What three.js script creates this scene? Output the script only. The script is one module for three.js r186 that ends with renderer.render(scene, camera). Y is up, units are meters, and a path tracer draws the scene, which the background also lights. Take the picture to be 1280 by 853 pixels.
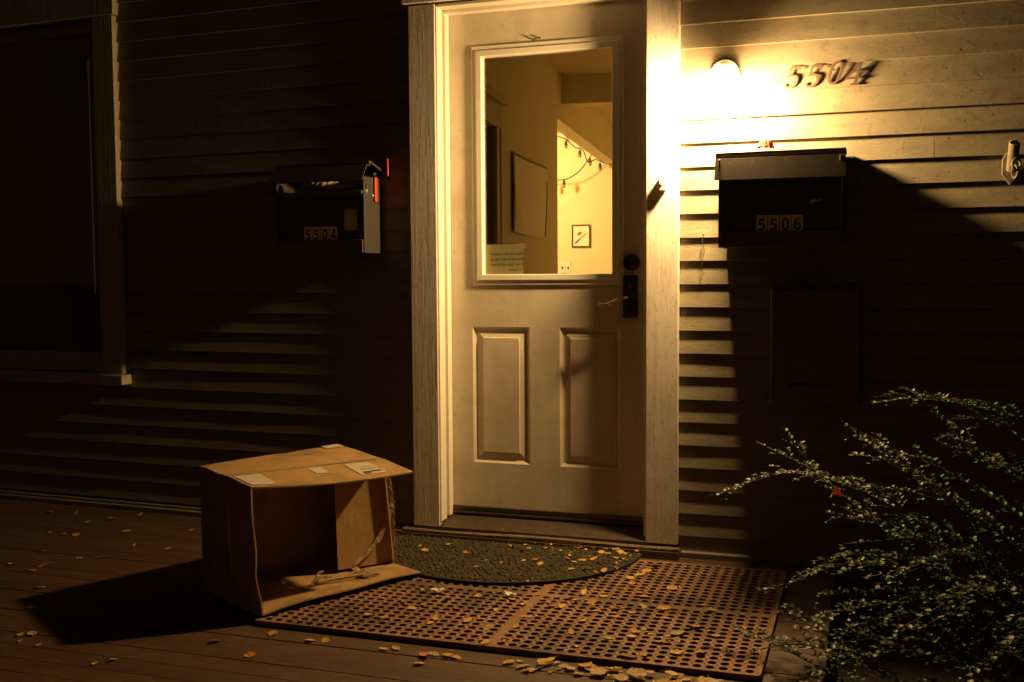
import * as THREE from 'three';
import { mergeGeometries } from 'three/addons/utils/BufferGeometryUtils.js';
import { RoundedBoxGeometry } from 'three/addons/geometries/RoundedBoxGeometry.js';
import { TextGeometry } from 'three/addons/geometries/TextGeometry.js';
import { FontLoader } from 'three/addons/loaders/FontLoader.js';

// ---------------------------------------------------------------- camera, sky, moon, exposure
const scene = new THREE.Scene();
const camera = new THREE.PerspectiveCamera(35.613, 1280 / 853, 0.05, 400);
camera.position.set(1.2026, 1.0783, 3.9908);
camera.rotation.order = 'YXZ';
camera.rotation.set(-0.06285, 0.32162, -0.00628);
const renderer = new THREE.WebGLRenderer({ antialias: true });
renderer.setSize(1024, 682);
renderer.toneMapping = THREE.LinearToneMapping;
renderer.toneMappingExposure = 1.0;
renderer.shadowMap.enabled = true;
const skyTex = (() => {                                   // night sky over a town: nearly black, faintly warm at the horizon
  const w = 64, h = 32, d = new Float32Array(w * h * 4);
  for (let j = 0; j < h; j++) for (let i = 0; i < w; i++) {
    const e = Math.max(0, (j + .5) / h * 2 - 1), k = 0.016 * (1 - .45 * e), o = (j * w + i) * 4;
    d[o] = k * 1.25; d[o + 1] = k * .68; d[o + 2] = k * .26; d[o + 3] = 1;
  }
  const t = new THREE.DataTexture(d, w, h, THREE.RGBAFormat, THREE.FloatType);
  t.mapping = THREE.EquirectangularReflectionMapping; t.magFilter = t.minFilter = THREE.LinearFilter; t.needsUpdate = true;
  return t;
})();
scene.background = skyTex;
scene.environment = skyTex;
const moon = new THREE.DirectionalLight(0xffe2c0, 0.0025);
moon.position.set(6, 9, 7); moon.castShadow = true; moon.shadow.radius = 20;
Object.assign(moon.shadow.camera, { left: -6, right: 6, top: 6, bottom: -6, far: 40 });
moon.name = 'moon_light'; scene.add(moon);

const LAMP = new THREE.Vector3(0.703, 1.742, 0.128);      // the porch bulb
const WARM = new THREE.Color().setRGB(1, 0.635, 0.245);
const LAMP_CD = 13.5, ROOM_CD = 14;

// ---------------------------------------------------------------- helpers
function rng(seed) { let a = seed >>> 0; return () => { a = (a + 0x6D2B79F5) | 0; let t = Math.imul(a ^ (a >>> 15), 1 | a); t = (t + Math.imul(t ^ (t >>> 7), 61 | t)) ^ t; return ((t ^ (t >>> 14)) >>> 0) / 4294967296; }; }
const R = rng(5504);
const rnd = (a, b) => a + (b - a) * R();
const V = (x, y, z) => new THREE.Vector3(x, y, z);
const taken = {};
function numbered(n) { if (!(n in taken)) { taken[n] = 0; return n; } taken[n]++; return n + '_' + String(taken[n]).padStart(3, '0'); }
function info(o, label, category, group, kind) {
  if (label) o.userData.label = label;
  if (category) o.userData.category = category;
  if (group) o.userData.group = group;
  if (kind) o.userData.kind = kind;
  return o;
}
function thing(name, label, category, pos = [0, 0, 0], turn = 0, group, kind) {
  const g = new THREE.Group(); g.name = numbered(name); g.position.set(...pos); g.rotation.y = turn; scene.add(g);
  return info(g, label, category, group, kind);
}
// uv in metres, chosen by the way each face points (object space)
function metreUV(g, ox = 0, oy = 0) {
  g = g.index ? g.toNonIndexed() : g;
  const p = g.attributes.position, uv = new Float32Array(p.count * 2), a = V(), b = V(), c = V();
  for (let i = 0; i < p.count; i += 3) {
    a.fromBufferAttribute(p, i); b.fromBufferAttribute(p, i + 1); c.fromBufferAttribute(p, i + 2);
    const n = b.clone().sub(a).cross(c.clone().sub(a)); const nx = Math.abs(n.x), ny = Math.abs(n.y), nz = Math.abs(n.z);
    [a, b, c].forEach((q, k) => {
      let u, v;
      if (nz >= nx && nz >= ny) { u = q.x; v = q.y; } else if (ny >= nx) { u = q.x; v = q.z; } else { u = q.z; v = q.y; }
      uv[(i + k) * 2] = u + ox; uv[(i + k) * 2 + 1] = v + oy;
    });
  }
  g.setAttribute('uv', new THREE.BufferAttribute(uv, 2));
  return g;
}
function clean(g) { g = g.index ? g.toNonIndexed() : g; for (const k of Object.keys(g.attributes)) if (!['position', 'normal', 'uv'].includes(k)) g.deleteAttribute(k); if (!g.attributes.normal) g.computeVertexNormals(); if (!g.attributes.uv) g = metreUV(g); return g; }
const merge = list => list.length === 1 ? clean(list[0]) : mergeGeometries(list.map(clean));
function mesh(name, geos, mat, parent, uvo = [0, 0]) {
  const list = Array.isArray(geos) ? geos : [geos];
  const m = new THREE.Mesh(metreUV(merge(list), ...uvo), mat);
  m.name = parent ? name : numbered(name); m.castShadow = m.receiveShadow = true;
  (parent || scene).add(m); return m;
}
function meshKeepUV(name, geo, mat, parent) { const m = new THREE.Mesh(geo, mat); m.name = parent ? name : numbered(name); m.castShadow = m.receiveShadow = true; (parent || scene).add(m); return m; }
function box(x0, x1, y0, y1, z0, z1, r = 0) {
  const w = x1 - x0, h = y1 - y0, d = z1 - z0;
  const g = r > 0 ? new RoundedBoxGeometry(w, h, d, 1, Math.min(r, w / 2.1, h / 2.1, d / 2.1)) : new THREE.BoxGeometry(w, h, d);
  g.translate((x0 + x1) / 2, (y0 + y1) / 2, (z0 + z1) / 2); return g;
}
function tube(pts, r, seg = 24, rs = 8) { return new THREE.TubeGeometry(new THREE.CatmullRomCurve3(pts.map(p => p.isVector3 ? p : V(...p))), seg, r, rs, false); }
function cyl(r0, r1, h, s = 20) { return new THREE.CylinderGeometry(r0, r1, h, s); }
// closed sheet of some thickness over a grid of points f(u,v)
function sheet(f, nu, nv, th) {
  const P = [], N = [];
  for (let j = 0; j <= nv; j++) for (let i = 0; i <= nu; i++) P.push(f(i / nu, j / nv));
  const at = (i, j) => P[j * (nu + 1) + i];
  for (let j = 0; j <= nv; j++) for (let i = 0; i <= nu; i++) {
    const du = at(Math.min(nu, i + 1), j).clone().sub(at(Math.max(0, i - 1), j)), dv = at(i, Math.min(nv, j + 1)).clone().sub(at(i, Math.max(0, j - 1)));
    N.push(du.cross(dv).normalize());
  }
  const pos = [], idx = [], n1 = (nu + 1) * (nv + 1), uv = [];
  for (const s of [0.5, -0.5]) P.forEach((q, k) => { const t = q.clone().addScaledVector(N[k], s * th); pos.push(t.x, t.y, t.z); uv.push((k % (nu + 1)) / nu, Math.floor(k / (nu + 1)) / nv); });
  const id = (i, j, s) => s * n1 + j * (nu + 1) + i;
  for (let j = 0; j < nv; j++) for (let i = 0; i < nu; i++) {
    idx.push(id(i, j, 0), id(i + 1, j, 0), id(i + 1, j + 1, 0), id(i, j, 0), id(i + 1, j + 1, 0), id(i, j + 1, 0));
    idx.push(id(i, j, 1), id(i + 1, j + 1, 1), id(i + 1, j, 1), id(i, j, 1), id(i, j + 1, 1), id(i + 1, j + 1, 1));
  }
  const rim = (a, b, c, d) => idx.push(a, b, c, a, c, d);
  for (let i = 0; i < nu; i++) { rim(id(i, 0, 0), id(i, 0, 1), id(i + 1, 0, 1), id(i + 1, 0, 0)); rim(id(i, nv, 0), id(i + 1, nv, 0), id(i + 1, nv, 1), id(i, nv, 1)); }
  for (let j = 0; j < nv; j++) { rim(id(0, j, 0), id(0, j + 1, 0), id(0, j + 1, 1), id(0, j, 1)); rim(id(nu, j, 0), id(nu, j, 1), id(nu, j + 1, 1), id(nu, j + 1, 0)); }
  const g = new THREE.BufferGeometry(); g.setAttribute('position', new THREE.Float32BufferAttribute(pos, 3)); g.setAttribute('uv', new THREE.Float32BufferAttribute(uv, 2)); g.setIndex(idx);
  const h = g.toNonIndexed(); h.computeVertexNormals(); return h;
}
const quad = (a, b, c, d) => (u, v) => a.clone().lerp(b, u).lerp(d.clone().lerp(c, u), v);   // a-b along u, a-d along v

// ---------------------------------------------------------------- textures
function noiseGrid(n, seed) { const r = rng(seed), g = new Float32Array(n * n); for (let i = 0; i < n * n; i++) g[i] = r(); return g; }
const G64 = [11, 12, 13, 14].map(s => noiseGrid(64, s));
function vn(u, v, per, k = 0) {                            // periodic value noise, u,v in 0..1, per cells (a divisor of the lattice)
  const g = G64[k & 3], px = per[0], py = per[1]; let x = u * px, y = v * py; const i = Math.floor(x), j = Math.floor(y); x -= i; y -= j; x = x * x * (3 - 2 * x); y = y * y * (3 - 2 * y);
  const f = (a, b) => g[((((b % py) + py) % py) * 37 % 64) * 64 + ((((a % px) + px) % px) * 29 + b * 0) % 64];
  return (f(i, j) * (1 - x) + f(i + 1, j) * x) * (1 - y) + (f(i, j + 1) * (1 - x) + f(i + 1, j + 1) * x) * y;
}
function fbm(u, v, p, o = 4, k = 0) { let s = 0, a = .5, t = 0, px = p[0], py = p[1]; for (let i = 0; i < o; i++) { s += a * vn(u, v, [px, py], k + i); t += a; a *= .5; px = Math.min(64, px * 2); py = Math.min(64, py * 2); } return s / t; }
function tex(n, f, metres, colour = false) {
  const d = new Uint8Array(n * n * 4);
  for (let j = 0; j < n; j++) for (let i = 0; i < n; i++) {
    const c = f((i + .5) / n, (j + .5) / n), o = (j * n + i) * 4; const q = x => Math.max(0, Math.min(255, Math.round(x * 255)));
    if (Array.isArray(c)) { d[o] = q(c[0]); d[o + 1] = q(c[1]); d[o + 2] = q(c[2]); } else d[o] = d[o + 1] = d[o + 2] = q(c);
    d[o + 3] = 255;
  }
  const t = new THREE.DataTexture(d, n, n, THREE.RGBAFormat); t.wrapS = t.wrapT = THREE.RepeatWrapping; t.magFilter = THREE.LinearFilter; t.minFilter = THREE.LinearMipmapLinearFilter; t.generateMipmaps = true;
  if (colour) t.colorSpace = THREE.SRGBColorSpace; t.repeat.set(1 / metres[0], 1 / metres[1]); t.needsUpdate = true; return t;
}
const L2S = x => x <= .0031308 ? x * 12.92 : 1.055 * Math.pow(x, 1 / 2.4) - .055;
const lin = (r, g, b) => [L2S(r), L2S(g), L2S(b)];
const mixc = (a, b, t) => a.map((x, i) => x + (b[i] - x) * t);
const clamp = x => Math.max(0, Math.min(1, x));
const sst = (a, b, x) => { const t = clamp((x - a) / (b - a)); return t * t * (3 - 2 * t); };
// random pits and chips as a shared list
const chips = Array.from({ length: 60 }, () => [R(), R(), rnd(.002, .012), rnd(.5, 2.2)]);
function chipAt(u, v, sc = 1) { let m = 0; for (const [x, y, r, e] of chips) { let dx = Math.abs(u - x), dy = Math.abs(v - y); if (dx > .5) dx = 1 - dx; if (dy > .5) dy = 1 - dy; const d = Math.hypot(dx, dy * e) / (r * sc); if (d < 1) m = Math.max(m, sst(1, .5, d)); } return m; }
// old brush-painted clapboard: horizontal brush marks, drips, blisters, chips
const sidingBump = tex(512, (u, v) => { const grain = fbm(u, v, [4, 64], 3, 0), lump = fbm(u, v, [16, 32], 3, 1), bl = sst(.62, .75, fbm(u, v, [32, 64], 2, 2)); return clamp(.25 + .2 * grain + .3 * lump + .2 * bl - .5 * chipAt(u, v)); }, [.7, .45]);
const sidingMap = tex(512, (u, v) => {
  const dirt = fbm(u, v, [8, 16], 4, 1), c = mixc(lin(.205, .172, .118), lin(.172, .142, .098), sst(.35, .75, dirt));
  const st = sst(.66, .8, fbm(u, v, [32, 16], 3, 3)); let o = mixc(c, lin(.135, .108, .074), st * .5); return mixc(o, lin(.06, .042, .03), chipAt(u, v, .55) * .85);
}, [.7, .45], true);
const trimBump = tex(512, (u, v) => { const grain = fbm(u, v, [64, 3], 2, 0), lump = fbm(u, v, [16, 4], 3, 1), cr = sst(.64, .74, fbm(u, v, [64, 8], 2, 2)); return clamp(.25 + .35 * grain + .25 * lump + .22 * cr - .5 * chipAt(u, v, .8)); }, [.45, .9]);
const trimMap = tex(512, (u, v) => { const c = mixc(lin(.76, .68, .60), lin(.66, .58, .49), sst(.4, .7, fbm(u, v, [32, 4], 4, 2))); return mixc(mixc(c, lin(.52, .44, .38), sst(.64, .76, fbm(u, v, [64, 32], 2, 1)) * .5), lin(.11, .08, .06), chipAt(u, v, .4) * .8); }, [.4, .5], true);
const doorMap = tex(512, (u, v) => { let c = mixc(lin(.66, .58, .46), lin(.57, .49, .385), sst(.35, .7, fbm(u, v, [8, 4], 5, 1))); c = mixc(c, lin(.46, .385, .29), sst(.56, .72, fbm(u, v, [4, 16], 4, 3)) * .25); c = mixc(c, lin(.40, .33, .24), sst(.68, .78, fbm(u, v, [64, 64], 2, 2)) * .2); return mixc(c, lin(.22, .16, .11), chipAt(u, v, .16) * .5); }, [.87, 1.1], true);
const doorBump = tex(256, (u, v) => .5 + .5 * (fbm(u, v, [64, 64], 2, 0) - .5), [.12, .12]);
const deckMap = tex(512, (u, v) => { const c = mixc(lin(.092, .042, .018), lin(.056, .027, .012), fbm(u, v, [2, 32], 4, 0)); const w = sst(.56, .72, fbm(u, v, [16, 32], 4, 2)); return mixc(mixc(c, lin(.095, .068, .034), w * .7), lin(.03, .02, .015), chipAt(u, v, .5) * .8); }, [.9, .5], true);
const deckBump = tex(512, (u, v) => clamp(.3 + .4 * fbm(u, v, [4, 64], 3, 0) + .3 * fbm(u, v, [32, 32], 3, 1) - .4 * chipAt(u, v, .6)), [.9, .5]);
const cardMap = tex(512, (u, v) => { const stain = sst(.52, .68, fbm(u, v, [4, 4], 5, 3)), sc = sst(.66, .74, fbm(u, v, [64, 8], 3, 1)); const f = fbm(u, v, [64, 32], 3, 0), s = fbm(u, v, [4, 8], 4, 2); let c = mixc(mixc(lin(.40, .24, .09), lin(.33, .19, .07), s), lin(.27, .155, .06), sst(.6, .8, f) * .5); c = mixc(c, lin(.20, .125, .06), stain * .55); return mixc(c, lin(.47, .33, .17), sc * .35); }, [.6, .6], true);
const cardBump = tex(256, (u, v) => .5 + .14 * Math.sin(v * Math.PI * 2 * 44) + .35 * (fbm(u, v, [32, 32], 3, 1) - .5), [.35, .35]);
const rubberBump = tex(128, (u, v) => fbm(u, v, [32, 32], 3, 0), [.06, .06]);
const rubberMap = tex(256, (u, v) => mixc(mixc(mixc(lin(.26, .125, .062), lin(.19, .092, .045), fbm(u, v, [8, 8], 4, 1)), lin(.31, .20, .10), sst(.6, .78, fbm(u, v, [32, 32], 3, 2)) * .6), lin(.075, .048, .026), sst(.48, .70, fbm(u, v, [4, 4], 5, 3)) * .75), [.73, .73], true);
const plasterMap = tex(256, (u, v) => mixc(lin(.70, .62, .38), lin(.65, .57, .34), fbm(u, v, [8, 8], 4, 1)), [1, 1], true);
const plasterBump = tex(256, (u, v) => fbm(u, v, [32, 32], 4, 0), [.4, .4]);
const soilMap = tex(256, (u, v) => mixc(lin(.014, .010, .006), lin(.030, .021, .013), fbm(u, v, [16, 16], 5, 1)), [.8, .8], true);
const metalBump = tex(128, (u, v) => fbm(u, v, [64, 64], 2, 0), [.05, .05]);
const rustMap = tex(256, (u, v) => mixc(lin(.075, .055, .042), lin(.12, .08, .05), sst(.55, .75, fbm(u, v, [16, 16], 4, 1))), [.3, .3], true);

// ---------------------------------------------------------------- materials
const std = (o) => new THREE.MeshStandardMaterial(o);
const rgb = (r, g, b) => new THREE.Color().setRGB(r, g, b);
const M = {
  siding: std({ map: sidingMap, bumpMap: sidingBump, bumpScale: .0009, roughness: .62 }),
  trim: std({ map: trimMap, bumpMap: trimBump, bumpScale: .0007, roughness: .6 }),
  jamb: std({ color: rgb(.78, .72, .62), bumpMap: doorBump, bumpScale: .0006, roughness: .5 }),
  door: std({ map: doorMap, bumpMap: doorBump, bumpScale: .0004, roughness: .48 }),
  deck: [0, 1, 2].map(i => std({ map: deckMap, color: rgb(...[[1, 1, 1], [.86, .84, .82], [1.0, .92, .84]][i]), bumpMap: deckBump, bumpScale: .0015, roughness: .7 })),
  oldWood: std({ map: trimMap, color: rgb(.17, .125, .07), bumpMap: deckBump, bumpScale: .002, roughness: .8 }),
  sillMetal: std({ map: rustMap, color: rgb(1, 1, .9), bumpMap: metalBump, bumpScale: .0003, roughness: .45, metalness: .3 }),
  card: std({ map: cardMap, bumpMap: cardBump, bumpScale: .0005, roughness: .92 }),
  cardTorn: std({ color: rgb(.34, .25, .15), bumpMap: plasterBump, bumpScale: .003, roughness: 1 }),
  label: std({ color: rgb(.52, .45, .38), roughness: .6 }),
  tape: std({ color: rgb(.42, .30, .17), roughness: .25 }),
  rubber: std({ map: rubberMap, bumpMap: rubberBump, bumpScale: .0006, roughness: .75 }),
  matBase: std({ color: rgb(.025, .02, .012), roughness: .95 }),
  matPile: std({ color: rgb(.047, .035, .013), bumpMap: rubberBump, bumpScale: .001, roughness: .9 }),
  blackMetal: std({ map: rustMap, bumpMap: metalBump, bumpScale: .0002, roughness: .42, metalness: .2 }),
  greyMetal: std({ color: rgb(.060, .052, .048), bumpMap: metalBump, bumpScale: .0003, roughness: .5, metalness: .25 }),
  boxMetal: std({ color: rgb(.16, .12, .085), bumpMap: metalBump, bumpScale: .0003, roughness: .5, metalness: .3 }),
  brass: std({ color: rgb(.55, .36, .16), roughness: .32, metalness: 1 }),
  bronze: std({ color: rgb(.17, .11, .085), roughness: .42, metalness: .55 }),
  lever: std({ color: rgb(.75, .55, .30), roughness: .22, metalness: 1 }),
  darkHardware: std({ color: rgb(.11, .085, .055), roughness: .38, metalness: .85 }),
  red: std({ color: rgb(.80, .065, .02), roughness: .4 }),
  white: std({ color: rgb(.75, .68, .58), roughness: .55 }),
  paper: std({ color: rgb(.72, .68, .58), roughness: .8 }),
  plastic: new THREE.MeshPhysicalMaterial({ color: rgb(.62, .55, .42), roughness: .18, transmission: .25, thickness: 0 }),
  glass: new THREE.MeshPhysicalMaterial({ color: rgb(1, 1, 1), transmission: 1, thickness: 0, roughness: 0, ior: 1.5 }),
  milkGlass: new THREE.MeshPhysicalMaterial({ color: rgb(.93, .90, .86), transmission: .6, thickness: 0, roughness: .9 }),
  plaster: std({ map: plasterMap, bumpMap: plasterBump, bumpScale: .001, roughness: .85 }),
  ceilingPaint: std({ map: plasterMap, color: rgb(1, .96, .9), bumpMap: plasterBump, bumpScale: .001, roughness: .9 }),
  woodFloor: std({ color: rgb(.20, .11, .05), roughness: .4 }),
  darkBrown: std({ color: rgb(.055, .035, .018), roughness: .5 }),
  interiorTrim: std({ color: rgb(.50, .43, .27), roughness: .5 }),
  cord: std({ color: rgb(.03, .025, .02), roughness: .6 }),
  roomPaint: std({ color: rgb(.55, .50, .42), roughness: .9 }),
  boarding: std({ color: rgb(.22, .15, .09), roughness: .9 }),
  tileBack: std({ color: rgb(.06, .05, .045), roughness: .8 }),
  dimWindowTrim: std({ map: trimMap, color: rgb(.58, .56, .50), bumpMap: trimBump, bumpScale: .0007, roughness: .65 }),  // trim paint darkened to stand in for the weak light on this casing
  soil: std({ map: soilMap, bumpMap: plasterBump, bumpScale: .01, roughness: 1 }),
  stem: std({ color: rgb(.035, .022, .012), roughness: .7 }),
  orange: new THREE.MeshPhysicalMaterial({ color: rgb(.80, .34, .05), roughness: .6, transmission: .3, thickness: 0 }),
  shell: std({ color: rgb(.62, .58, .52), roughness: .5 }),
};

// ---------------------------------------------------------------- the setting: ground and porch
info(mesh('ground', box(-120, 120, -.32, -.12, -60, 160), M.soil), null, null, null, 'structure');
{
  const deck = thing('porch_floor', null, null, [0, 0, 0], 0, null, 'structure');
  mesh('porch_base', box(-4.6, 1.10, -.119, -.03, -.42, 2.18), M.boarding, deck);
  const w = .088; let k = 0;
  for (let z = -.39; z < 2.15; z += w) {
    const up = rnd(-.0012, .0012);
    mesh('plank', box(-4.6, 1.11 + rnd(-.004, .004), -.028 + up, up - .001, z + .0009, z + w - .0009, .0014), M.deck[k++ % 3 === 0 ? 0 : 1 + Math.floor(R() * 2)], deck, [rnd(0, 3), rnd(0, 3)]);
  }
}

// ---------------------------------------------------------------- house walls with clapboards
const PITCH = .087, LIP = .0115;
function clapboardGeo(x0, x1, y0, seed, cut) {
  // cross-section runs up from the butt (z = 0) to a top tucked back under the next board
  const h = PITCH + .018, seg = Math.max(6, Math.round((x1 - x0) / .06)), r = rng(seed), pos = [], idx = [];
  const back = -.022, zt = -LIP * h / PITCH;
  const ph = r() * 6, ph2 = r() * 6, tilt = (r() - .5) * .0025;
  for (let i = 0; i <= seg; i++) {
    const t = i / seg, x = x0 + (x1 - x0) * t, dz = .0009 * Math.sin(x * 3.1 + ph) + .0005 * Math.sin(x * 11 + ph2), dy = .0009 * Math.sin(x * 2.2 + ph2) + tilt * (t - .5) + (r() - .5) * .0005;
    const q = [[y0 + .001 + dy, back], [y0 + dy, -.0012 + dz], [y0 + .0016 + dy, dz], [y0 + h * .5 + dy, zt * .5 + dz * .7], [y0 + h + dy, zt], [y0 + h + dy, back]];
    for (const [y, z] of q) pos.push(x, y, z);
  }
  for (let i = 0; i < seg; i++) for (let j = 0; j < 6; j++) { const a = i * 6 + j, b = i * 6 + (j + 1) % 6, c = a + 6, d = b + 6; idx.push(a, c, d, a, d, b); }
  for (const e of [0, seg * 6]) for (let j = 1; j < 5; j++) idx.push(e, e + j, e + j + 1);
  const g = new THREE.BufferGeometry(); g.setAttribute('position', new THREE.Float32BufferAttribute(pos, 3)); g.setIndex(idx);
  const n = g.toNonIndexed(); n.computeVertexNormals(); return n;
}
// wall beside the lamp and mailbox 5506, and over the door
{
  const wall = thing('house_wall', null, null, [0, 0, 0], 0, null, 'structure');
  mesh('wall_sheathing', [box(.46, 4.2, -.3, 3.1, -.22, -.0225), box(-.52, .46, 2.22, 3.1, -.22, -.0225)], M.boarding, wall);
  let k = 0;
  for (let i = -23; i < 12; i++) {
    const y = 1.9931 + PITCH * i; if (y < -.02) continue;
    if (y > 2.27) mesh('clapboard', clapboardGeo(-.552, 4.2, y, 100 + k), M.siding, wall, [rnd(0, 5), rnd(0, 5)]);
    else if (k % 4 === 1) { const j = 1.22 + ((k * 37) % 11) * .1; mesh('clapboard', clapboardGeo(.536, j, y, 100 + k), M.siding, wall, [rnd(0, 5), rnd(0, 5)]); mesh('clapboard', clapboardGeo(j + .0016, 4.2, y + .0008, 150 + k), M.siding, wall, [rnd(0, 5), rnd(0, 5)]); }
    else mesh('clapboard', clapboardGeo(.536, 4.2, y, 100 + k), M.siding, wall, [rnd(0, 5), rnd(0, 5)]);
    k++;
  }
  mesh('base_moulding', [box(.548, 4.2, -.03, .022, -.02, .022, .003)], M.siding, wall);
}
// wall of mailbox 5504 and the dark window
const LW = { pos: [-.546, 0, -.004], turn: -2.6 * Math.PI / 180 };
{
  const wall = thing('house_wall', null, null, LW.pos, LW.turn, null, 'structure');
  mesh('wall_sheathing', [box(-1.60, .03, -.3, 3.1, -.20, -.0225), box(-4.2, -1.60, -.3, .62, -.20, -.0225), box(-4.2, -1.60, 2.30, 3.1, -.20, -.0225), box(-4.2, -2.78, .62, 2.30, -.20, -.0225)], M.boarding, wall);
  let k = 0;
  for (let i = -24; i < 12; i++) {
    const y = 2.047 + PITCH * i; if (y < .03) continue;
    const beside = y + PITCH > .60 && y < 2.34;
    mesh('clapboard', clapboardGeo(beside ? -1.4835 : -4.2, .012, y, 300 + k), M.siding, wall, [rnd(0, 5), rnd(0, 5)]); k++;
  }
  mesh('base_moulding', [box(-4.2, .0, -.02, .024, -.02, .026, .006), box(-4.2, 0, .024, .036, -.02, .014, .003)], M.siding, wall);
}

// ---------------------------------------------------------------- the dark window
const LWm = (x, y, z) => { const c = Math.cos(LW.turn), s = Math.sin(LW.turn); return [LW.pos[0] + x * c + z * s, y, LW.pos[2] - x * s + z * c]; };
{
  const w = thing('sash_window', 'dark unlit sash window with a pale painted casing beside the mailbox wall', 'window', LWm(.056, 0, 0), LW.turn);
  mesh('casing', box(-1.652, -1.538, .632, 2.252, -.02, .026, .003), M.dimWindowTrim, w);
  mesh('casing', box(-2.86, -2.72, .632, 2.252, -.02, .026, .003), M.dimWindowTrim, w);
  mesh('head_casing', [box(-2.90, -1.530, 2.254, 2.40, -.02, .030, .003)], M.dimWindowTrim, w);
  mesh('sill', box(-2.92, -1.510, .584, .630, -.03, .060, .005), M.dimWindowTrim, w);
  const sash = mesh('sash', [box(-1.705, -1.655, .634, 2.25, -.10, -.03, .003), box(-2.717, -2.667, .634, 2.25, -.10, -.03, .003), box(-2.665, -1.707, 2.20, 2.25, -.10, -.03, .003), box(-2.665, -1.707, .634, .72, -.10, -.03, .003)], M.dimWindowTrim, w);
  mesh('pane', box(-2.665, -1.707, .72, 2.20, -.068, -.064), M.glass, sash);
  mesh('room_behind', [box(-2.84, -1.56, .5, 2.4, -1.30, -1.25), box(-2.90, -2.85, .5, 2.4, -1.25, -.205), box(-1.60, -1.55, .5, 2.4, -1.25, -.205), box(-2.9, -1.55, 2.4, 2.45, -1.3, -.205), box(-2.9, -1.55, .45, .5, -1.3, -.205)], M.roomPaint, w);
}

// ---------------------------------------------------------------- door surround, door, sill
{
  const s = thing('door_surround', 'painted wooden door casing with flaking mauve paint around the lit door', 'door frame');
  mesh('side_casing', box(-.551, -.437, .048, 2.150, -.03, .021, .003), M.trim, s);
  mesh('side_casing', box(.415, .537, .048, 2.42, -.03, .025, .003), M.trim, s, [.31, .17]);
  mesh('head_casing', [box(-.575, .412, 2.158, 2.27, -.03, .030, .003), box(-.59, .412, 2.272, 2.30, -.03, .055, .004)], M.trim, s);
  mesh('jamb', [box(-.50, -.436, .06, 2.148, -.20, -.031), box(-.4365, -.430, .07, 2.145, -.045, .014, .002)], M.jamb, s);
  mesh('jamb', [box(.416, .50, .06, 2.148, -.20, -.031), box(.405, .4155, .07, 2.145, -.045, .014, .002)], M.jamb, s);
  mesh('jamb', [box(-.436, .416, 2.142, 2.20, -.20, -.031), box(-.43, .4045, 2.139, 2.150, -.045, .014, .002)], M.jamb, s);
  mesh('door_stop', [box(-.4355, -.422, .08, 2.139, -.098, -.055, .002), box(.402, .4155, .08, 2.139, -.098, -.055, .002), box(-.4215, .4015, 2.128, 2.1415, -.098, -.055, .002)], M.jamb, s);
}
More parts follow.
